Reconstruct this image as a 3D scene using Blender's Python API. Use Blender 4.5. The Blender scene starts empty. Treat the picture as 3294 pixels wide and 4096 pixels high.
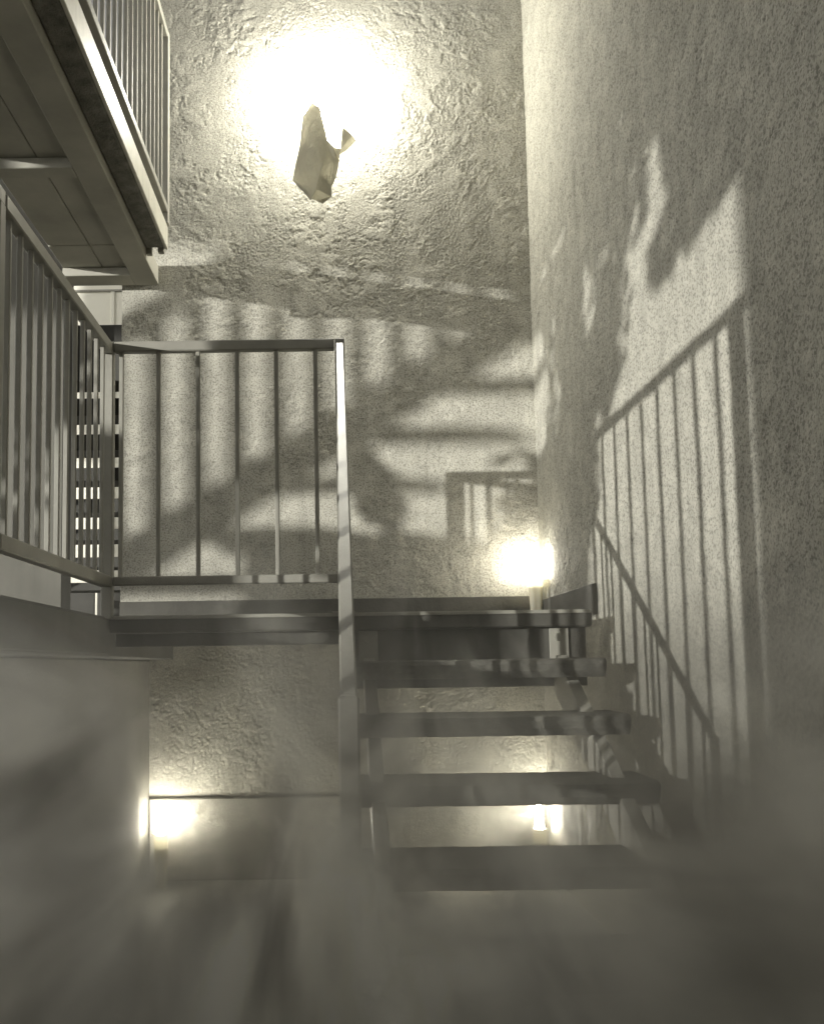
import bpy, bmesh, math, random
import numpy as np
from mathutils import Vector, Matrix

R = math.radians
random.seed(7)
scene = bpy.context.scene
C = scene.collection

# ------------------------------------------------------------------ camera
EYE = 1.14                      # eye height above the ground
FPX = 3920.0                    # focal length in photograph pixels (3294 x 4096)
PITCH, ROLL = R(5.25), R(-0.84)
PPX, PPY = 1358.7, 2306.0       # principal point of the (shifted) lens
cam_d = bpy.data.cameras.new('camera')
cam = bpy.data.objects.new('camera', cam_d); C.objects.link(cam)
cam_d.sensor_fit = 'VERTICAL'; cam_d.sensor_height = 36.0
cam_d.lens = 36.0 * FPX / 4096.0
cam_d.shift_x = (1647.0 - PPX) / 4096.0
cam_d.shift_y = (PPY - 2048.0) / 4096.0
cam_d.clip_start = 0.02; cam_d.clip_end = 400.0
CAM_ROT = Matrix.Rotation(math.pi / 2 + PITCH, 3, 'X') @ Matrix.Rotation(ROLL, 3, 'Z')
cam.location = (0, 0, EYE)
cam.rotation_euler = CAM_ROT.to_euler()
scene.camera = cam

def at(px, py, Y):
    """photograph pixel -> world point on the plane y = Y"""
    d = CAM_ROT @ Vector(((px - PPX) / FPX, -(py - PPY) / FPX, -1.0))
    t = Y / d.y
    return Vector((d.x * t, Y, EYE + d.z * t))

def at_x(px, py, X):
    d = CAM_ROT @ Vector(((px - PPX) / FPX, -(py - PPY) / FPX, -1.0))
    t = X / d.x
    return Vector((X, d.y * t, EYE + d.z * t))

# ------------------------------------------------------------------ sky, sun, exposure
SUN_DIR = Vector((1.0, 1.0, -0.155)).normalized()      # the way the light travels
ELEV = math.asin(-SUN_DIR.z)
world = bpy.data.worlds.new('World'); scene.world = world; world.use_nodes = True
wn, wl = world.node_tree.nodes, world.node_tree.links
wn.clear()
sky = wn.new('ShaderNodeTexSky'); sky.sky_type = 'NISHITA'; sky.sun_disc = False
sky.sun_elevation = ELEV; sky.sun_rotation = R(225)
bw = wn.new('ShaderNodeRGBToBW')
tint = wn.new('ShaderNodeMix'); tint.data_type = 'RGBA'; tint.blend_type = 'MULTIPLY'
tint.inputs['Factor'].default_value = 1.0
tint.inputs['B'].default_value = (1.0, 0.985, 0.93, 1)
bg = wn.new('ShaderNodeBackground'); bg.inputs['Strength'].default_value = 0.15
wo = wn.new('ShaderNodeOutputWorld')
wl.new(sky.outputs[0], bw.inputs[0]); wl.new(bw.outputs[0], tint.inputs['A'])
wl.new(tint.outputs['Result'], bg.inputs[0]); wl.new(bg.outputs[0], wo.inputs[0])

sun_d = bpy.data.lights.new('sun', 'SUN'); sun_d.energy = 2.3; sun_d.angle = R(0.53)
sun_d.color = (1.0, 0.985, 0.93)
sun = bpy.data.objects.new('sun', sun_d); C.objects.link(sun)
sun.location = (-12, -12, 8)
sun.rotation_euler = SUN_DIR.to_track_quat('-Z', 'Y').to_euler()

scene.view_settings.view_transform = 'Standard'; scene.view_settings.look = 'None'
scene.view_settings.gamma = 1.0; scene.view_settings.use_curve_mapping = False
scene.view_settings.exposure = 1.0
scene.cycles.use_denoising = True
scene.cycles.denoising_prefilter = 'ACCURATE'
scene.cycles.max_bounces = 8
scene.cycles.volume_bounces = 4
scene.cycles.sample_clamp_indirect = 6.0

# ------------------------------------------------------------------ materials
TONE = (1.0, 0.968, 0.83)
def tone(v): return (v * TONE[0], v * TONE[1], v * TONE[2], 1)

def mat(name):
    m = bpy.data.materials.new(name); m.use_nodes = True
    nt = m.node_tree
    return m, nt.nodes, nt.links, nt.nodes['Principled BSDF']

def noise(n, l, scale, detail=6, rough=0.6, coord=None, vec_scale=None):
    t = n.new('ShaderNodeTexNoise'); t.inputs['Scale'].default_value = scale
    t.inputs['Detail'].default_value = detail; t.inputs['Roughness'].default_value = rough
    if coord is not None:
        if vec_scale:
            mp = n.new('ShaderNodeMapping'); mp.inputs['Scale'].default_value = vec_scale
            l.new(coord, mp.inputs['Vector']); l.new(mp.outputs[0], t.inputs['Vector'])
        else:
            l.new(coord, t.inputs['Vector'])
    return t

def ramp(n, l, src, stops):
    r = n.new('ShaderNodeValToRGB')
    e = r.color_ramp.elements
    e[0].position, e[0].color = stops[0]; e[1].position, e[1].color = stops[-1]
    for p, c in stops[1:-1]:
        q = e.new(p); q.color = c
    l.new(src, r.inputs[0])
    return r

def mixc(n, l, fac, a, b, mode='MIX'):
    m = n.new('ShaderNodeMix'); m.data_type = 'RGBA'; m.blend_type = mode
    for key, v in (('Factor', fac), ('A', a), ('B', b)):
        sock = [s for s in m.inputs if s.name == key and (s.type == 'RGBA' or key == 'Factor')][0]
        if hasattr(v, 'default_value') or hasattr(v, 'is_linked'): l.new(v, sock)
        else: sock.default_value = v
    return [o for o in m.outputs if o.type == 'RGBA'][0]

def geo_pos(n):
    return n.new('ShaderNodeNewGeometry').outputs['Position']

def make_mat(name, base, var=0.25, scale=6.0, rough=0.8, bump=0.3, bscale=60.0, bdist=0.004,
             fine=None, spots=None, streak=None, pit_shade=None, spec=0.3, metallic=0.0):
    """base: mean grey, var: mottling, spots: (scale, threshold, darker grey), streak: vertical stain strength"""
    m, n, l, b = mat(name)
    p = geo_pos(n)
    t = noise(n, l, scale, 8, 0.62, p)
    col = ramp(n, l, t.outputs['Fac'], [(0.3, tone(base * (1 - var))), (0.7, tone(base * (1 + var)))]).outputs[0]
    if pit_shade:  # random dark specks: shadows of small pits painted into the colour
        s = noise(n, l, pit_shade[0], 2, 0.5, p)
        r = ramp(n, l, s.outputs['Fac'], [(0.36, (1 - pit_shade[1],) * 3 + (1,)), (0.52, (1, 1, 1, 1))])
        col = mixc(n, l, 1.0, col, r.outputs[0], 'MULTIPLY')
    if streak:
        s = noise(n, l, 1.0, 5, 0.6, p, (14, 14, 0.7))
        r = ramp(n, l, s.outputs['Fac'], [(0.42, (1, 1, 1, 1)), (0.68, (1 - streak,) * 3 + (1,))])
        col = mixc(n, l, 1.0, col, r.outputs[0], 'MULTIPLY')
    if spots:
        s = noise(n, l, spots[0], 3, 0.7, p)
        r = ramp(n, l, s.outputs['Fac'], [(spots[1], (0, 0, 0, 1)), (spots[1] + 0.05, (1, 1, 1, 1))])
        col = mixc(n, l, r.outputs[0], col, tone(spots[2]))
    l.new(col, b.inputs['Base Color'])
    b.inputs['Roughness'].default_value = rough
    b.inputs['Specular IOR Level'].default_value = spec
    b.inputs['Metallic'].default_value = metallic
    if bump:
        bt = noise(n, l, bscale, 6, 0.65, p)
        bp = n.new('ShaderNodeBump'); bp.inputs['Strength'].default_value = bump
        bp.inputs['Distance'].default_value = bdist
        l.new(bt.outputs['Fac'], bp.inputs['Height'])
        last = bp
        if fine:
            ft = noise(n, l, fine, 3, 0.6, p)
            b2 = n.new('ShaderNodeBump'); b2.inputs['Strength'].default_value = bump
            b2.inputs['Distance'].default_value = bdist * 0.3
            l.new(ft.outputs['Fac'], b2.inputs['Height']); l.new(bp.outputs[0], b2.inputs['Normal'])
            last = b2
        l.new(last.outputs[0], b.inputs['Normal'])
    return m

M = {}
M['stucco'] = make_mat('painted stucco', 0.47, 0.16, 9.0, 0.85, 0.8, 200, 0.0034, fine=480, streak=0.10, pit_shade=(115, 0.42), spec=0.2)
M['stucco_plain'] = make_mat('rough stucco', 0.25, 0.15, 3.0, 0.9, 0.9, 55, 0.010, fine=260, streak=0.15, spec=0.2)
M['paint'] = make_mat('tan metal paint', 0.29, 0.10, 9.0, 0.36, 0.25, 120, 0.0012, fine=500,
                      spots=(70, 0.73, 0.10), spec=0.5)
M['paint_pale'] = make_mat('pale metal paint', 0.33, 0.10, 9.0, 0.45, 0.25, 120, 0.0012, spots=(60, 0.72, 0.12), spec=0.4)
M['paint_white'] = make_mat('worn white fascia paint', 0.62, 0.12, 7.0, 0.4, 0.3, 60, 0.003, spots=(26, 0.70, 0.12), streak=0.15, spec=0.5)
M['tread'] = make_mat('weathered aggregate concrete', 0.12, 0.45, 25.0, 0.9, 1.0, 190, 0.006, fine=600, spots=(240, 0.63, 0.20))
M['slab'] = make_mat('dark coated concrete', 0.085, 0.25, 5.0, 0.85, 0.5, 45, 0.005, fine=300, streak=0.2)
M['flashing'] = make_mat('dark bitumen coat', 0.085, 0.25, 8.0, 0.8, 0.6, 50, 0.006)
M['soffit'] = make_mat('painted plywood soffit', 0.40, 0.18, 2.5, 0.8, 0.2, 30, 0.003)
M['slab_edge'] = make_mat('rough slab edge', 0.24, 0.35, 14.0, 0.9, 1.0, 40, 0.012, fine=160, streak=0.25)
M['ground'] = make_mat('stained concrete ground', 0.26, 0.50, 1.7, 0.85, 0.5, 30, 0.006, fine=250, spots=(3.1, 0.57, 0.07))
M['footing'] = make_mat('mouldy concrete footing', 0.30, 0.30, 22.0, 0.9, 0.8, 70, 0.006, fine=240, spots=(34, 0.60, 0.10))
M['white_wall'] = make_mat('white sunlit wall', 0.80, 0.05, 2.0, 0.8, 0.2, 40, 0.003)
M['dark_steel'] = make_mat('dark brown steel', 0.055, 0.2, 6.0, 0.6, 0.1, 80, 0.002)
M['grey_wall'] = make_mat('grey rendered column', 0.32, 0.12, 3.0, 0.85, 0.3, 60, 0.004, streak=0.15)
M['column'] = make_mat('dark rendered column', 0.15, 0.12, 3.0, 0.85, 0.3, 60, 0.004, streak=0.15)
M['bolt'] = make_mat('painted bolt', 0.33, 0.15, 40.0, 0.5, 0.2, 200, 0.001)

def emissive(name, col, strength):
    m, n, l, b = mat(name)
    b.inputs['Base Color'].default_value = col
    b.inputs['Emission Color'].default_value = col
    b.inputs['Emission Strength'].default_value = strength
    return m
M['flame'] = emissive('candle flame', (1.0, 0.95, 0.82, 1), 330.0)
M['bulb'] = emissive('lamp bulb glow', (1.0, 0.97, 0.86, 1), 250.0)

def translucent(name, base, trans, rough=0.7, wrinkle=0.0, mixf=0.35):
    m, n, l, b = mat(name)
    out = n['Material Output']
    b.inputs['Base Color'].default_value = tone(base); b.inputs['Roughness'].default_value = rough
    tr = n.new('ShaderNodeBsdfTranslucent'); tr.inputs['Color'].default_value = tone(trans)
    mx = n.new('ShaderNodeMixShader'); mx.inputs[0].default_value = mixf
    l.new(b.outputs[0], mx.inputs[1]); l.new(tr.outputs[0], mx.inputs[2]); l.new(mx.outputs[0], out.inputs['Surface'])
    if wrinkle:
        p = geo_pos(n)
        t = noise(n, l, 26, 5, 0.6, p, (1, 1, 0.45))
        bp = n.new('ShaderNodeBump'); bp.inputs['Strength'].default_value = wrinkle; bp.inputs['Distance'].default_value = 0.018
        l.new(t.outputs['Fac'], bp.inputs['Height']); l.new(bp.outputs[0], b.inputs['Normal']); l.new(bp.outputs[0], tr.inputs['Normal'])
    return m
M['cup'] = translucent('milky candle cup', 0.8, 0.85, 0.4, 0, 0.6)
M['cloth'] = translucent('dark cloth', 0.42, 0.60, 0.9, 1.0, 0.4)
M['wick'] = make_mat('burnt wick', 0.02, 0.1, 20, 0.9, 0)

# ------------------------------------------------------------------ building helpers
def tag(o, label=None, cat=None, group=None, kind=None):
    if label: o['label'] = label
    if cat: o['category'] = cat
    if group: o['group'] = group
    if kind: o['kind'] = kind
    return o

def wloc(o):
    v = Vector((0, 0, 0))
    while o is not None:
        v = v + o.location; o = o.parent
    return v

def link(name, me, m, parent=None, loc=(0, 0, 0), rot=None):
    o = bpy.data.objects.new(name, me); C.objects.link(o)
    if m is not None and not me.materials: me.materials.append(m)
    o.location = Vector(loc) - (wloc(parent) if parent else Vector())
    if rot is not None: o.rotation_euler = rot
    if parent is not None: o.parent = parent
    return o

def empty(name, loc, label, cat, group=None):
    o = bpy.data.objects.new(name, None); C.objects.link(o); o.location = loc
    o.empty_display_size = 0.1
    return tag(o, label, cat, group)

_cache = {}
def box_mesh(dx, dy, dz, m, bev):
    key = (round(dx, 4), round(dy, 4), round(dz, 4), m.name, bev)
    if key in _cache: return _cache[key]
    bm = bmesh.new(); bmesh.ops.create_cube(bm, size=1.0)
    for v in bm.verts: v.co = Vector((v.co.x * dx, v.co.y * dy, v.co.z * dz))
    if bev: bmesh.ops.bevel(bm, geom=bm.edges[:], offset=bev, segments=1, affect='EDGES')
    me = bpy.data.meshes.new('block'); bm.to_mesh(me); bm.free(); me.materials.append(m)
    _cache[key] = me
    return me

def box(name, x0, x1, y0, y1, z0, z1, m, parent=None, bev=0.003):
    """z is given relative to the eye"""
    me = box_mesh(x1 - x0, y1 - y0, z1 - z0, m, bev)
    return link(name, me, m, parent, ((x0 + x1) / 2, (y0 + y1) / 2, EYE + (z0 + z1) / 2))

def bar(name, a, b, wx, wz, m, parent=None, bev=0.003):
    """square tube between two points (z relative to the eye); wx across, wz deep"""
    a = Vector(a) + Vector((0, 0, EYE)); b = Vector(b) + Vector((0, 0, EYE))
    d = b - a
    me = box_mesh(wx, d.length, wz, m, bev)
    q = d.to_track_quat('Y', 'Z')
    return link(name, me, m, parent, (a + b) / 2, q.to_euler())

def lathe(name, prof, m, parent, loc, seg=24, smooth=True):
    bm = bmesh.new(); rings = []
    for r, z in prof:
        if r < 1e-5: rings.append([bm.verts.new((0, 0, z))])
        else: rings.append([bm.verts.new((r * math.cos(2 * math.pi * i / seg), r * math.sin(2 * math.pi * i / seg), z)) for i in range(seg)])
    for A, B in zip(rings, rings[1:]):
        for i in range(seg):
            j = (i + 1) % seg
            if len(A) == 1 and len(B) == 1: continue
            if len(A) == 1: bm.faces.new((A[0], B[j], B[i]))
            elif len(B) == 1: bm.faces.new((A[i], A[j], B[0]))
            else: bm.faces.new((A[i], A[j], B[j], B[i]))
    bmesh.ops.recalc_face_normals(bm, faces=bm.faces[:])
    me = bpy.data.meshes.new(name); bm.to_mesh(me); bm.free()
    if smooth:
        for f in me.polygons: f.use_smooth = True
    return link(name, me, m, parent, loc)

# ------------------------------------------------------------------ stucco relief
def vnoise(nu, nv, step, cell, rng, stretch=(1, 1)):
    u = np.arange(nu) * step / (cell * stretch[0]); v = np.arange(nv) * step / (cell * stretch[1])
    g = rng.random((int(u[-1]) + 3, int(v[-1]) + 3)).astype(np.float32)
    iu, iv = u.astype(int), v.astype(int)
    fu, fv = (u - iu).astype(np.float32), (v - iv).astype(np.float32)
    fu = fu * fu * (3 - 2 * fu); fv = fv * fv * (3 - 2 * fv)
    A = g[iu][:, iv]; B = g[iu + 1][:, iv]; Cc = g[iu][:, iv + 1]; D = g[iu + 1][:, iv + 1]
    fu = fu[:, None]; fv = fv[None, :]
    return (A * (1 - fu) + B * fu) * (1 - fv) + (Cc * (1 - fu) + D * fu) * fv

def stucco_height(nu, nv, step, seed):
    rng = np.random.default_rng(seed)
    f = np.zeros((nu, nv), np.float32); w = 0
    for cell, amp in ((0.17, 0.8), (0.08, 1.0), (0.037, 0.8), (0.018, 0.6), (0.010, 0.45)):
        f += amp * vnoise(nu, nv, step, cell, rng); w += amp
    f /= w
    region = vnoise(nu, nv, step, 0.55, rng)
    t = 0.475 + 0.07 * (region - 0.5)
    plate = np.clip((f - t) / 0.022, 0, 1)
    plate2 = np.clip((f - t - 0.075) / 0.03, 0, 1)
    amp = np.clip((vnoise(nu, nv, step, 0.22, rng) + 0.6 * vnoise(nu, nv, step, 0.09, rng) - 0.45) / 0.5, 0.15, 1.0)
    grain = rng.random((nu, nv)).astype(np.float32) - 0.5
    grain2 = vnoise(nu, nv, step, 0.014, rng) - 0.5
    h = amp * (0.0024 * plate + 0.0014 * plate2) + (1 - 0.65 * plate) * 0.0042 * grain
    h += 0.0015 * (vnoise(nu, nv, step, 0.35, rng) - 0.5)
    return h

def relief_wall(name, origin, du, dv, n_dir, lu, lv, step, thick, seed, m):
    """a stuccoed wall: relief on the face, plain sides and back; origin is the lower corner of the face"""
    nu, nv = int(lu / step) + 1, int(lv / step) + 1
    h = stucco_height(nu, nv, step, seed)
    U, V = np.meshgrid(np.arange(nu) * step, np.arange(nv) * step, indexing='ij')
    du, dv, nd = (np.array(x, np.float32) for x in (du, dv, n_dir))
    P = U[..., None] * du + V[..., None] * dv + h[..., None] * nd
    verts = P.reshape(-1, 3)
    idx = np.arange(nu * nv).reshape(nu, nv)
    q = np.stack([idx[:-1, :-1], idx[1:, :-1], idx[1:, 1:], idx[:-1, 1:]], -1).reshape(-1, 4)
    # closed back
    L, H = (nu - 1) * step, (nv - 1) * step
    back = np.array([-thick * nd, L * du - thick * nd, L * du + H * dv - thick * nd, H * dv - thick * nd], np.float32)
    front = np.array([0 * nd, L * du, L * du + H * dv, H * dv], np.float32) - 0.006 * nd
    b0 = len(verts); verts = np.vstack([verts, back, front])
    extra = [(b0, b0 + 3, b0 + 2, b0 + 1)]
    for i in range(4):
        j = (i + 1) % 4
        extra.append((b0 + i, b0 + j, b0 + 4 + j, b0 + 4 + i))
    q = np.vstack([q, np.array(extra)])
    me = bpy.data.meshes.new(name)
    me.vertices.add(len(verts)); me.vertices.foreach_set('co', verts.astype(np.float32).ravel())
    me.loops.add(q.size); me.loops.foreach_set('vertex_index', q.astype(np.int32).ravel())
    me.polygons.add(len(q)); me.polygons.foreach_set('loop_start', (np.arange(len(q)) * 4).astype(np.int32))
    me.polygons.foreach_set('loop_total', np.full(len(q), 4, np.int32))
    me.polygons.foreach_set('use_smooth', np.ones(len(q), bool))
    me.update(calc_edges=True)
    return link(name, me, m, None, origin)

# ================================================================== main measures (x, y in metres, z relative to the eye)
XW, YB = 1.118, 5.445              # face of the right wall, face of the back wall
XBL = at(485, 1800, YB).x                      # left end of the back wall
ZG = -EYE                        # ground
ZL, YL = 0.21, 3.88              # landing level and its front edge
XR = -0.923                      # line of the left railings
RISE, RUN = 0.191, 0.28

# ------------------------------------------------------------------ ground
g = box('ground', -60, 60, -60, 60, ZG - 0.2, ZG, M['ground'], None, 0); tag(g, kind='structure')

# ------------------------------------------------------------------ walls
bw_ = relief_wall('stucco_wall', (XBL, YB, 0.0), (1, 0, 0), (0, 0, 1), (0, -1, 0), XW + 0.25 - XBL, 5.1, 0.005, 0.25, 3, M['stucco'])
tag(bw_, 'rough stuccoed end wall carrying the glaring lamp above the landing', 'wall')
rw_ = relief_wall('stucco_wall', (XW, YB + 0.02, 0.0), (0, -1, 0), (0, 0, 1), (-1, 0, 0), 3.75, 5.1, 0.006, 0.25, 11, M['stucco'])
tag(rw_, 'long stuccoed side wall beside the stairs striped with baluster shadows', 'wall')
box('wall_extension', XW + 0.004, XW + 0.25, -4.0, YB + 0.02 - 3.745, ZG, 5.1 - EYE, M['stucco_plain'], rw_, 0.0)
box('base_flashing', XBL + 0.002, XW - 0.02, YB - 0.022, YB - 0.002, ZL + 0.001, 0.375, M['flashing'], bw_)
box('base_flashing', XW - 0.022, XW - 0.002, 4.25, YB - 0.024, ZL + 0.001, 0.345, M['flashing'], rw_)
XS0 = at(598, 3200, YB).x
box('footing', XS0 + 0.002, XW - 0.02, YB - 0.03, YB - 0.002, ZG, -0.70, M['footing'], bw_, 0.008)

XS = at(598, 3200, YB).x
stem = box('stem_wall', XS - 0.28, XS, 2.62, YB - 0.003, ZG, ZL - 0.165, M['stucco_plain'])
tag(stem, 'dim streaked wall under the left edge of the landing', 'wall')

# ------------------------------------------------------------------ landing and walkway
land = empty('stair_landing', (0.1, 4.8, EYE + ZL), 'dark concrete landing slab in the corner of the two stuccoed walls', 'landing')
box('slab', 0.9965, XW - 0.024, 4.40, YB - 0.024, ZL - 0.0655, ZL - 0.001, M['slab'], land, 0.006)
box('slab', XR, 0.995, YL, YB - 0.024, ZL - 0.065, ZL, M['slab'], land, 0.006)
box('header_beam', 0.03, 0.98, YL + 0.05, YL + 0.11, ZL - 0.30, ZL - 0.067, M['slab'], land)
box('edge_strip', XR, 0.99, YL - 0.008, YL - 0.0005, ZL - 0.012, ZL + 0.002, M['paint'], land, 0.001)
box('joist', XR + 0.02, -0.0, YL + 0.06, YL + 0.10, ZL - 0.12, ZL - 0.067, M['slab'], land)
walk = empty('walkway', (-1.6, 4.1, EYE + ZL), 'lower walkway deck with a dark fascia along the left railing', 'walkway')
box('deck', -2.2, XR - 0.003, 2.60, YB - 0.01, ZL - 0.16, ZL, M['slab'], walk, 0.006)
box('fascia', XR - 0.0025, XR + 0.012, 2.60, YL - 0.002, ZL - 0.15, ZL - 0.01, M['slab'], walk)

# ------------------------------------------------------------------ staircase
stairs = empty('staircase', (0.5, 3.0, 0.0), 'open staircase with dark aggregate treads between handrail and side wall', 'staircase')
TX0, TX1 = 0.045, 0.969
def tread_mesh():
    prof = [(-0.02, 0.0), (0.0, -0.006), (0.004, -0.02), (-0.002, -0.045), (-0.022, -0.07), (-0.30, -0.07), (-0.30, 0.0)]
    n = 40
    bm = bmesh.new(); rings = []
    rnd = random.Random(5)
    for i in range(n + 1):
        x = -0.5 + i / n
        rings.append([bm.verts.new((x * (TX1 - TX0), -py + rnd.uniform(-.0012, .0012), pz + rnd.uniform(-.001, .001))) for py, pz in prof])
    for a, b in zip(rings, rings[1:]):
        for k in range(len(prof)):
            j = (k + 1) % len(prof)
            bm.faces.new((a[k], a[j], b[j], b[k]))
    bm.faces.new(rings[0]); bm.faces.new(rings[-1][::-1])
    bmesh.ops.recalc_face_normals(bm, faces=bm.faces[:])
    me = bpy.data.meshes.new('tread'); bm.to_mesh(me); bm.free(); me.materials.append(M['tread'])
    return me
tm = tread_mesh()
for i in range(1, 7):
    link('tread', tm, M['tread'], stairs, ((TX0 + TX1) / 2, YL - RUN * i, EYE + ZL - RISE * i))
def slope_pt(x, y, off): return (x, y, ZL - (YL - y) / RUN * RISE + off)
for x in (0.11, 0.87):
    bar('stringer', slope_pt(x, YL + 0.04, -0.27), (x, 1.98, ZG + 0.07), 0.045, 0.15, M['paint_pale'], stairs)
    pl = box('mounting_plate', x - 0.038, x + 0.038, YL + 0.036, YL + 0.049, -0.03, ZL - 0.07, M['paint_pale'], stairs, 0.002)
    for z in (0.105, 0.012):
        b = lathe('bolt', [(0, -0.012), (0.0145, -0.012), (0.0165, -0.009), (0.0165, 0.0)], M['bolt'], pl, (x - 0.004, YL + 0.036, EYE + z), 6, False)
        b.rotation_euler = (R(-90), 0, 0)

# ------------------------------------------------------------------ railings
BAR = 0.017
sr = empty('stair_railing', (0, 3.0, 0), 'tan metal stair railing sloping down to a post in front of the stairs', 'railing')
HZ = 1.303
X0 = 0.013
YN = 1.87
def hand(y, off=0.0): return (X0, y, HZ - (YL - y) * RISE / RUN + off)
bar('handrail', hand(YL - 0.022), hand(YN), 0.033, 0.033, M['paint'], sr, 0.004)
bar('bottom_rail', hand(YL - 0.022, -0.93), hand(YN + 0.02, -0.93), 0.028, 0.028, M['paint'], sr)
box('newel_post', X0 - 0.02, X0 + 0.02, YN - 0.02, YN + 0.02, ZG, hand(YN)[2] + 0.012, M['paint'], sr, 0.004)
y = YL - 0.16
while y > YN + 0.07:
    box('baluster', X0 - BAR / 2, X0 + BAR / 2, y - BAR / 2, y + BAR / 2, hand(y)[2] - 0.92, hand(y)[2] - 0.014, M['paint'], sr, 0.002)
    y -= 0.135

lr = empty('landing_railing', (-0.5, YL, EYE + ZL), 'tan metal guard railing along the front of the landing', 'railing')
box('post', X0 - 0.02, X0 + 0.02, YL - 0.022, YL + 0.022, ZL - 0.06, 1.323, M['paint'], lr, 0.004)
box('base_plate', X0 - 0.045, X0 + 0.045, YL + 0.001, YL + 0.07, ZL + 0.0005, ZL + 0.009, M['paint'], lr, 0.002)
box('top_rail', XR + 0.024, X0 - 0.022, YL - 0.02, YL + 0.02, 1.281, 1.323, M['paint'], lr, 0.004)
box('bottom_rail', XR + 0.024, X0 - 0.022, YL - 0.016, YL + 0.016, 0.332, 0.367, M['paint'], lr, 0.004)
for px in (485, 634, 793, 950, 1108, 1266):
    x = at(px, 1850, YL).x
    box('baluster', x - BAR / 2, x + BAR / 2, YL - BAR / 2, YL + BAR / 2, 0.365, 1.283, M['paint'], lr, 0.002)

wr = empty('walkway_railing', (XR, 3.3, EYE + ZL), 'tan metal railing turning the corner and running along the walkway edge', 'railing')
box('post', XR - 0.022, XR + 0.022, YL - 0.022, YL + 0.022, ZL - 0.01, 1.323, M['paint'], wr, 0.004)
box('top_rail', XR - 0.02, XR + 0.02, 2.60, YL - 0.024, 1.272, 1.317, M['paint'], wr, 0.004)
box('bottom_rail', XR - 0.02, XR + 0.02, 2.60, YL - 0.024, 0.325, 0.370, M['paint'], wr, 0.004)
y = YL - 0.105
while y > 2.63:
    box('baluster', XR - 0.008, XR + 0.008, y - 0.007, y + 0.007, 0.368, 1.274, M['paint'], wr, 0.002)
    y -= 0.1

# tall barred fence that carries on beside the camera
fence = empty('barred_fence', (XR, 0.7, EYE - 0.12), 'tall barred metal fence on a low wall left of the stairs', 'fence')
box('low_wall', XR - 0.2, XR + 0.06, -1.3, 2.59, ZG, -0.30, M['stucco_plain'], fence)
box('low_wall', XR - 0.2, XR - 0.025, 1.72, 2.585, -0.299, ZL, M['stucco_plain'], fence)  # added wall piece out of view, keeps sun off the treads
box('top_rail', XR - 0.02, XR + 0.02, -1.3, 2.59, 1.272, 1.317, M['paint'], fence)
box('bottom_rail', XR - 0.02, XR + 0.02, -1.3, 2.59, -0.13, -0.09, M['paint'], fence)
y = -1.2
while y < 2.58:
    box('baluster', XR - 0.011, XR + 0.011, y - 0.011, y + 0.011, -0.092, 1.274, M['paint'], fence, 0.002)
    y += 0.18
for y in (-1.28, 0.65, 2.57):
    box('post', XR - 0.021, XR + 0.021, y - 0.0205, y + 0.0205, -0.30, 1.2735, M['paint'], fence, 0.002)

# ------------------------------------------------------------------ upper walkway
up = empty('upper_walkway', (-1.5, 3.5, EYE + 2.2), 'upper walkway slab with dark soffit and lit fascia under its railing', 'walkway')
YU = 5.05
XB = -1.012                                   # outer side of the beam under the slab
pu = at(668, 900, YU); XU = pu.x; ZF = pu.z - EYE          # fascia face and top
ZFB = at(669, 992, YU).z - EYE                # fascia bottom
XI = XB - 0.13
for y0, y1 in ((-0.6, 1.8), (1.808, 3.0), (3.008, 4.14), (4.148, 5.0), (5.008, YB - 0.01)):
    for x0, x1 in ((-1.52, -1.302), (-1.298, XI)):
        box('soffit_board', x0, x1, y0, y1, ZFB + random.uniform(0.0, 0.003), ZFB + 0.025, M['soffit'], up, 0.004)
box('edge_beam', XI, XB, -0.6, YB - 0.012, 2.19, ZFB + 0.06, M['soffit'], up)
box('end_beam', -1.52, XI - 0.002, YB - 0.16, YB - 0.014, 2.19, ZFB - 0.002, M['soffit'], up)
box('cross_beam', -1.52, XI - 0.002, 4.10, 4.19, ZFB - 0.05, ZFB - 0.001, M['soffit'], up)
box('deck', -1.52, XU - 0.017, -0.6, YU + 0.02, ZFB + 0.063, ZF, M['slab_edge'], up, 0.006)
box('drip_edge', XB + 0.002, XU - 0.017, -0.6, YU, ZFB, ZFB + 0.061, M['slab_edge'], up, 0.008)
box('fascia', XU - 0.016, XU, -0.6, YU + 0.03, ZFB + 0.003, ZF + 0.002, M['paint_white'], up, 0.003)
box('bracket', XB + 0.004, XB + 0.034, YU + 0.002, YU + 0.035, ZFB - 0.03, ZFB + 0.06, M['paint'], up)
box('bracket', XU - 0.05, XU - 0.018, YU + 0.002, YU + 0.035, ZFB - 0.02, ZFB + 0.06, M['paint'], up)
ur = empty('upper_railing', (XU, 3, EYE + ZF), 'pale upright bar railing on the upper walkway edge', 'railing')
XC = XU - 0.012
ZU = at(660, 828, YU).z - EYE
box('bottom_rail', XC - 0.02, XC + 0.02, -0.6, YU - 0.022, ZU - 0.04, ZU, M['paint'], ur)
box('top_rail', XC - 0.02, XC + 0.02, -0.6, YU - 0.022, ZU + 0.95, ZU + 0.99, M['paint'], ur)
box('post', XC - 0.022, XC + 0.022, YU - 0.02, YU + 0.024, ZF + 0.004, ZU + 0.99, M['paint_pale'], ur)
y = YU - 0.125
while y > 0.3:
    box('baluster', XC - BAR / 2, XC + BAR / 2, y - BAR / 2, y + BAR / 2, ZU - 0.002, ZU + 0.952, M['paint_pale'], ur, 0.002)
    y -= 0.105

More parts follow.
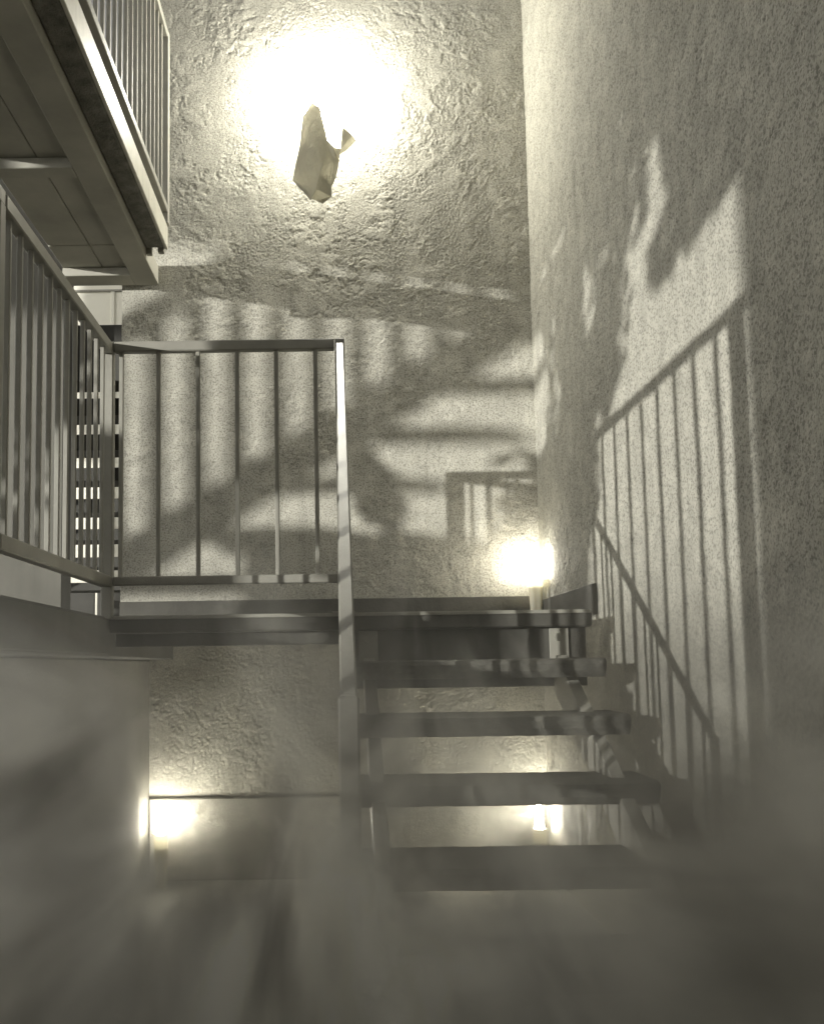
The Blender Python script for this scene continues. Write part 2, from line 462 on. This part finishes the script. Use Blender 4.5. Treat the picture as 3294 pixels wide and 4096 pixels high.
# ------------------------------------------------------------------ lamp and cloth
LY = YB - 0.13
lc = at(1292, 360, LY)
lamp = empty('wall_lamp', (lc.x, YB - 0.01, lc.z - 0.1), 'glaring white globe lamp fixed to the end wall', 'lamp')
bk = lathe('back_plate', [(0, 0), (0.055, 0), (0.055, 0.012), (0.03, 0.02), (0.03, 0.06), (0, 0.06)], M['paint_pale'], lamp, (lc.x, YB - 0.003, lc.z))
bk.rotation_euler = (R(90), 0, 0)
lathe('globe', [(0, -0.075)] + [(0.075 * math.sin(R(a)), -0.075 * math.cos(R(a))) for a in range(15, 180, 15)] + [(0, 0.075)],
      M['bulb'], lamp, (lc.x, LY - 0.02, lc.z))

CY = YB - 0.36
def cloth_mesh():
    # px, py, metres in front of the hanging plane
    P = {'a': (1248, 408, 0.00), 'b': (1276, 427, 0.02), 'c': (1309, 559, 0.05), 'd': (1334, 640, 0.02), 'e': (1356, 654, -0.03),
         'f': (1346, 698, -0.02), 'g': (1325, 749, 0.00), 'h': (1327, 787, 0.02), 'i': (1290, 811, 0.03), 'j': (1262, 806, 0.01),
         'k': (1240, 795, 0.05), 'l': (1171, 733, -0.02), 'm': (1174, 712, 0.00), 'n': (1200, 582, -0.02), 'o': (1211, 475, -0.02),
         'p': (1256, 560, 0.06), 'q': (1285, 660, 0.09), 'r': (1287, 700, 0.03), 's': (1262, 748, 0.07), 't': (1332, 592, -0.03),
         'u': (1357, 622, -0.02), 'v': (1370, 510, 0.00), 'w': (1408, 537, 0.03), 'x': (1423, 566, 0.00), 'y': (1381, 608, -0.01), 'z': (1362, 590, 0.02)}
    F = ['abpo', 'bcp', 'opn', 'npqm', 'pcq', 'cdq', 'dqr', 'mqsl', 'qrs', 'rdg', 'deg', 'efg', 'rghs', 'hijs', 'sjk', 'skl',
         'cted', 'tue', 'uzt', 'uyz', 'zyx', 'zxw', 'zwv']
    bm = bmesh.new(); V = {}
    for k, (px, py, o) in P.items():
        w = at(px, py, CY - 2.2 * o); V[k] = bm.verts.new(w)
    for f in F:
        try: bm.faces.new([V[c] for c in f])
        except ValueError: pass
    bmesh.ops.triangulate(bm, faces=bm.faces[:])
    bmesh.ops.subdivide_edges(bm, edges=bm.edges[:], cuts=3, use_grid_fill=True)
    rnd = random.Random(2)
    bmesh.ops.smooth_vert(bm, verts=bm.verts[:], factor=0.3, use_axis_y=True, use_axis_x=False, use_axis_z=False)
    for _ in range(3): bmesh.ops.smooth_vert(bm, verts=bm.verts[:], factor=0.4, use_axis_y=True, use_axis_x=False, use_axis_z=False)
    ex = bmesh.ops.extrude_face_region(bm, geom=bm.faces[:])
    for v in [e for e in ex['geom'] if isinstance(e, bmesh.types.BMVert)]: v.co.y += 0.003
    bmesh.ops.recalc_face_normals(bm, faces=bm.faces[:])
    o = Vector((lc.x, CY, lc.z - 0.3))
    for v in bm.verts: v.co -= o
    me = bpy.data.meshes.new('hanging_cloth'); bm.to_mesh(me); bm.free()
    for f in me.polygons: f.use_smooth = True
    me.set_sharp_from_angle(angle=R(55))
    return me, o
cm, co = cloth_mesh()
cl = link('hanging_cloth', cm, M['cloth'], None, co)
tag(cl, 'crumpled dark cloth hanging in front of the glaring wall lamp', 'cloth')

# ------------------------------------------------------------------ candles
def candle(x, y, z0, label, fl=1.0):
    """z0: what it stands on, relative to the eye"""
    c = empty('candle', (x, y, EYE + z0), label, 'candle', 'candles lit in the corners')
    H = 0.275
    lathe('cup', [(0, 0), (0.029, 0), (0.0405, H), (0.0375, H), (0.027, 0.012), (0, 0.012)], M['cup'], c, (x, y, EYE + z0), 28)
    lathe('wax', [(0, 0.013), (0.0255, 0.013), (0.0345, H - 0.075), (0, H - 0.077)], M['cup'], c, (x, y, EYE + z0), 24)
    lathe('wick', [(0.0016, H - 0.077), (0.0016, H - 0.045), (0, H - 0.045)], M['wick'], c, (x, y, EYE + z0), 8)
    lathe('flame', [(0, H - 0.055), (0.009 * fl, H - 0.04), (0.0125 * fl, H + 0.002), (0.010 * fl, H + 0.03 * fl), (0.005 * fl, H + 0.055 * fl), (0, H + 0.075 * fl)],
          M['flame'], c, (x, y, EYE + z0), 14)
    return c
candle(at(2142, 2370, YB - 0.17).x, YB - 0.17, ZL, 'burning candle in a milky tapered cup standing on the landing')
candle(at(2155, 3290, YB - 0.17).x, YB - 0.17, ZG, 'burning candle on the ground behind the stair treads', 2.0)
candle(at(645, 3290, YB - 0.17).x, YB - 0.17, ZG, 'burning candle on the ground under the railed part of the landing', 2.0)

# ------------------------------------------------------------------ beyond the railing on the left
wb = empty('white_building', (-4.5, 13.2, 0), 'bright white building beyond the walkway with a vertical seam', 'building')
box('wall', -9.0, 0.8, 13.0, 13.4, ZG, 5.6, M['white_wall'], wb, 0)
p0 = at(452, 1165, 12.99); p1 = at(452, 1300, 12.99)
box('seam', p0.x - 0.03, p0.x + 0.03, 12.975, 12.999, -0.5, p0.z - EYE, M['white_wall'], wb, 0.01)
ph = at(380, 1160, 12.99)
box('drip_groove', -9.0, 0.8, 12.97, 12.999, ph.z - EYE - 0.03, ph.z - EYE, M['grey_wall'], wb, 0.005)

fs = empty('far_staircase', (-2.3, 8.2, 0), 'dark open tread stairs seen through the walkway railing', 'staircase')
for k, (y0, y1) in enumerate(((1593, 1662), (1737, 1801), (1871, 1924), (1995, 2050), (2116, 2162), (2229, 2270), (2330, 2362))):
    D = 7.7 + 0.3 * k
    zt, zb = at(380, y0, D).z - EYE, at(380, y1, D).z - EYE
    box('tread', -3.2, -1.55, D, D + 0.30, zb, zt, M['dark_steel'], fs)
a0, a1 = at(380, 1300, 7.3).z - EYE, at(380, 1525, 7.3).z - EYE
box('landing', -3.3, -1.45, 7.30, 7.60, a1, a0, M['dark_steel'], fs)
bar('stringer', (-3.15, 7.5, 1.9), (-3.15, 10.2, 0.3), 0.06, 0.24, M['dark_steel'], fs)
bar('stringer', (-1.6, 7.5, 1.9), (-1.6, 10.2, 0.3), 0.06, 0.24, M['dark_steel'], fs)
for x in (-3.27, -1.5):
    box('post', x - 0.04, x + 0.04, 7.45, 7.53, ZG, a1 + 0.02, M['dark_steel'], fs)

pr = at(253, 1700, 7.0).x
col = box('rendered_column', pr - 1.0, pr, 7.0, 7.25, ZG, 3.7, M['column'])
tag(col, 'dark grey rendered column standing behind the walkway railing', 'column')
scr = empty('slatted_screen', (-2.0, 9.8, 0), 'dark upright board screen with narrow bright gaps behind the walkway', 'screen')
zt = at(350, 2345, 10.5).z - EYE
edges = [(120, 270), (277, 377), (389, 436), (443, 600)]
for e0, e1 in edges:
    box('board', at(e0, 2390, 10.5).x, at(e1, 2390, 10.5).x, 10.5, 10.55, ZG, zt, M['dark_steel'], scr)

# ------------------------------------------------------------------ unseen casters behind the camera: a staircase, plus things added for shade
T = 8.0                                           # metres back towards the sun, along x and along y
ns = empty('courtyard_staircase', (-T, YB - T, 0), 'unseen steel staircase across the courtyard throwing blurred shadows', 'staircase')
YC = YB - T
def cs(y): return 1.36 + 0.155 * T + (YC - y) * 0.76          # nosing line, rising towards -y
y = YC + 1.9
while y > YC - 1.9:
    box('tread', -T + 0.03, -T + 1.0, y - 0.15, y + 0.15, cs(y) - 0.06, cs(y), M['dark_steel'], ns)
    y -= 0.46
bar('stringer', (-T, YC + 2.1, cs(YC + 2.1) - 0.05), (-T, YC - 2.1, cs(YC - 2.1) - 0.05), 0.05, 0.22, M['dark_steel'], ns)
bar('handrail', (-T, YC + 2.1, cs(YC + 2.1) + 1.30), (-T, YC - 2.1, cs(YC - 2.1) + 1.30), 0.11, 0.11, M['dark_steel'], ns)
for yy in (YC + 2.1, YC - 2.1):
    for x in (-T,):
        box('post', x - 0.05, x + 0.05, yy - 0.05, yy + 0.05, ZG, cs(yy) - 0.15, M['dark_steel'], ns)
y = YC + 1.95
while y > YC - 2.0:
    box('baluster', -T - 0.03, -T + 0.03, y - 0.035, y + 0.035, cs(y) - 0.03, cs(y) + 1.28, M['dark_steel'], ns)
    y -= 0.23

nb = empty('shading_building', (-3, -6, 0), 'unseen stuccoed building behind the camera, sized to shade the side wall', 'building')
box('wall', -5.5, 3.5, -8.5, -4.0, ZG, 4.4, M['stucco_plain'], nb, 0)  # unseen; its edge shades the near side wall, widened to cut skylight
box('roof', -5.6, 3.7, -8.8, -3.95, 4.401, 4.6, M['slab'], nb, 0.01)  # top of the unseen shading building

rb = empty('sun_block_storey', (-13, -3, 0), 'unseen block on pillars, added to keep high sun off the walls', 'building')
box('sun_block', -15, -11, -15, 1.5, 4.6, 8.5, M['stucco_plain'], rb, 0)  # added out of view to block high sun from both walls
for x, yy in ((-14.6, -14.7), (-11.4, -14.7), (-14.6, 1.1), (-11.4, 1.1)):
    box('sun_block_pillar', x - 0.2, x + 0.2, yy - 0.2, yy + 0.2, ZG, 4.599, M['stucco_plain'], rb, 0.01)

gs = empty('shade_box', (-7.1, -1.97, 0), 'unseen box added to shade the lower end wall', 'sun blocker')
box('wall', -7.6, -6.6, -2.35, -1.6, ZG, 1.72, M['grey_wall'], gs, 0.01)  # box dressed as a shed, added out of view to block low sun
box('roof', -7.66, -6.54, -2.41, -1.54, 1.721, 1.83, M['slab'], gs, 0.01)  # top of the added shade box
box('shade_box_door', -7.4, -6.8, -1.598, -1.57, ZG + 0.03, 1.2, M['dark_steel'], gs)

# an unseen tree, added so its crown dapples the walls and the walkway railing
tc = Vector((-4.3, -0.45, EYE + 1.35))
tr = empty('dapple_tree', (tc.x, tc.y, 0), 'small leafy tree added out of view to dapple the walls', 'tree')
rnd = random.Random(4)
bm = bmesh.new()
# masses: (centre along x-y, height above the eye, half width, half height), shaped and placed to block the sunbeam
MASS = ((3.85, 0.85, 0.62, 1.25), (1.86, 1.68, 0.62, 0.52), (2.95, 1.62, 0.55, 0.60), (2.72, 1.35, 0.30, 0.42), (5.0, 1.3, 0.30, 0.65))
for k in range(25000):
    cc, zz, rw, rh = MASS[k % 5]
    while True:
        p = Vector((rnd.uniform(-1, 1), rnd.uniform(-1, 1), rnd.uniform(-1, 1)))
        if p.length < 1: break
    ctr = Vector((-4.3 - (cc - 3.85) / 2, -0.45 + (cc - 3.85) / 2, EYE + zz + 0.155 * 5.3)) - tc
    c = ctr + Vector((p.x * rw, p.y * rw, p.z * rh))
    clump = math.sin(6.1 * c.x + 1) + math.sin(6.3 * c.y + 2.2) + math.sin(4.6 * c.z)
    if clump < (0.25, -0.6, -0.6, -0.6, 0.75)[k % 5]: continue
    a = Vector((rnd.gauss(0, 1), rnd.gauss(0, 1), rnd.gauss(0, 1))).normalized()
    b_ = a.orthogonal().normalized(); L = rnd.uniform(0.05, 0.10)
    q = [c + a * L, c + b_ * L * 0.45, c - a * L, c - b_ * L * 0.45]
    bm.faces.new([bm.verts.new(v) for v in q])
me = bpy.data.meshes.new('crown'); bm.to_mesh(me); bm.free()
M['leaf'] = make_mat('leaf', 0.08, 0.3, 4, 0.6, 0)
link('crown', me, M['leaf'], tr, tc)
lathe('dapple_trunk', [(0.07, 0), (0.05, 0.9), (0.035, 2.0), (0.012, 3.0), (0, 3.1)], M['dark_steel'], tr, (tc.x, tc.y, 0), 10)
for k in range(7):
    a = k * 2.4; z = 1.5 + 0.2 * k
    bar('dapple_limb', (tc.x, tc.y, z - EYE), (tc.x + 0.45 * math.cos(a), tc.y + 0.45 * math.sin(a), z + 0.4 - EYE), 0.022, 0.022, M['dark_steel'], tr)

# ------------------------------------------------------------------ made-up smoke volume added low in front of the stairs
def murk_mat():
    m = bpy.data.materials.new('added murk'); m.use_nodes = True
    n, l = m.node_tree.nodes, m.node_tree.links
    n.clear()
    out = n.new('ShaderNodeOutputMaterial'); pv = n.new('ShaderNodeVolumePrincipled')
    pv.inputs['Color'].default_value = tone(0.97); pv.inputs['Anisotropy'].default_value = 0.0
    tcn = n.new('ShaderNodeTexCoord')
    sep = n.new('ShaderNodeSeparateXYZ'); l.new(tcn.outputs['Generated'], sep.inputs[0])
    fac = None
    for ax, (lo0, lo1, hi1, hi0) in (('X', (0, .06, .80, 1)), ('Y', (0, .4, .6, 1)), ('Z', (-.2, -.1, .30, 1))):
        for (p, q) in ((lo0, lo1), (hi0, hi1)):
            mr = n.new('ShaderNodeMapRange'); mr.interpolation_type = 'SMOOTHSTEP'
            mr.inputs['From Min'].default_value = min(p, q); mr.inputs['From Max'].default_value = max(p, q)
            mr.inputs['To Min'].default_value = 0 if p < q else 1; mr.inputs['To Max'].default_value = 1 if p < q else 0
            l.new(sep.outputs[ax], mr.inputs['Value'])
            if fac is None: fac = mr.outputs[0]
            else:
                mu = n.new('ShaderNodeMath'); mu.operation = 'MULTIPLY'; l.new(fac, mu.inputs[0]); l.new(mr.outputs[0], mu.inputs[1]); fac = mu.outputs[0]
    p = n.new('ShaderNodeNewGeometry').outputs['Position']
    t = noise(n, l, 1.0, 5, 0.55, p, (6.0, 0.8, 2.3)); t.inputs['Distortion'].default_value = 1.5
    r = n.new('ShaderNodeMapRange'); r.inputs['From Min'].default_value = 0.43; r.inputs['From Max'].default_value = 0.58
    r.inputs['To Min'].default_value = 0.20; r.inputs['To Max'].default_value = 1.0
    l.new(t.outputs['Fac'], r.inputs['Value'])
    mu = n.new('ShaderNodeMath'); mu.operation = 'MULTIPLY'; l.new(fac, mu.inputs[0]); l.new(r.outputs[0], mu.inputs[1])
    m2 = n.new('ShaderNodeMath'); m2.operation = 'MULTIPLY'; m2.inputs[1].default_value = 13.0; l.new(mu.outputs[0], m2.inputs[0])
    t2 = noise(n, l, 1.0, 5, 0.55, p, (5.2, 0.7, 4.0)); t2.inputs['Distortion'].default_value = 1.2
    rc = ramp(n, l, t2.outputs['Fac'], [(0.40, (0.28, 0.27, 0.25, 1)), (0.53, (0.998, 0.985, 0.93, 1))])  # dark and pale murk blotches put into the volume colour
    l.new(rc.outputs[0], pv.inputs['Color'])
    l.new(m2.outputs[0], pv.inputs['Density']); l.new(pv.outputs[0], out.inputs['Volume'])
    return m
sm = box('murk', -0.84, 1.03, 0.55, 1.85, ZG + 0.004, 0.20, murk_mat(), None, 0)  # nothing burns here; volume added to imitate blurred murk and veil lower steps
tag(sm, 'made-up smoke drifting low in front of the stairs', 'murk', kind='stuff')
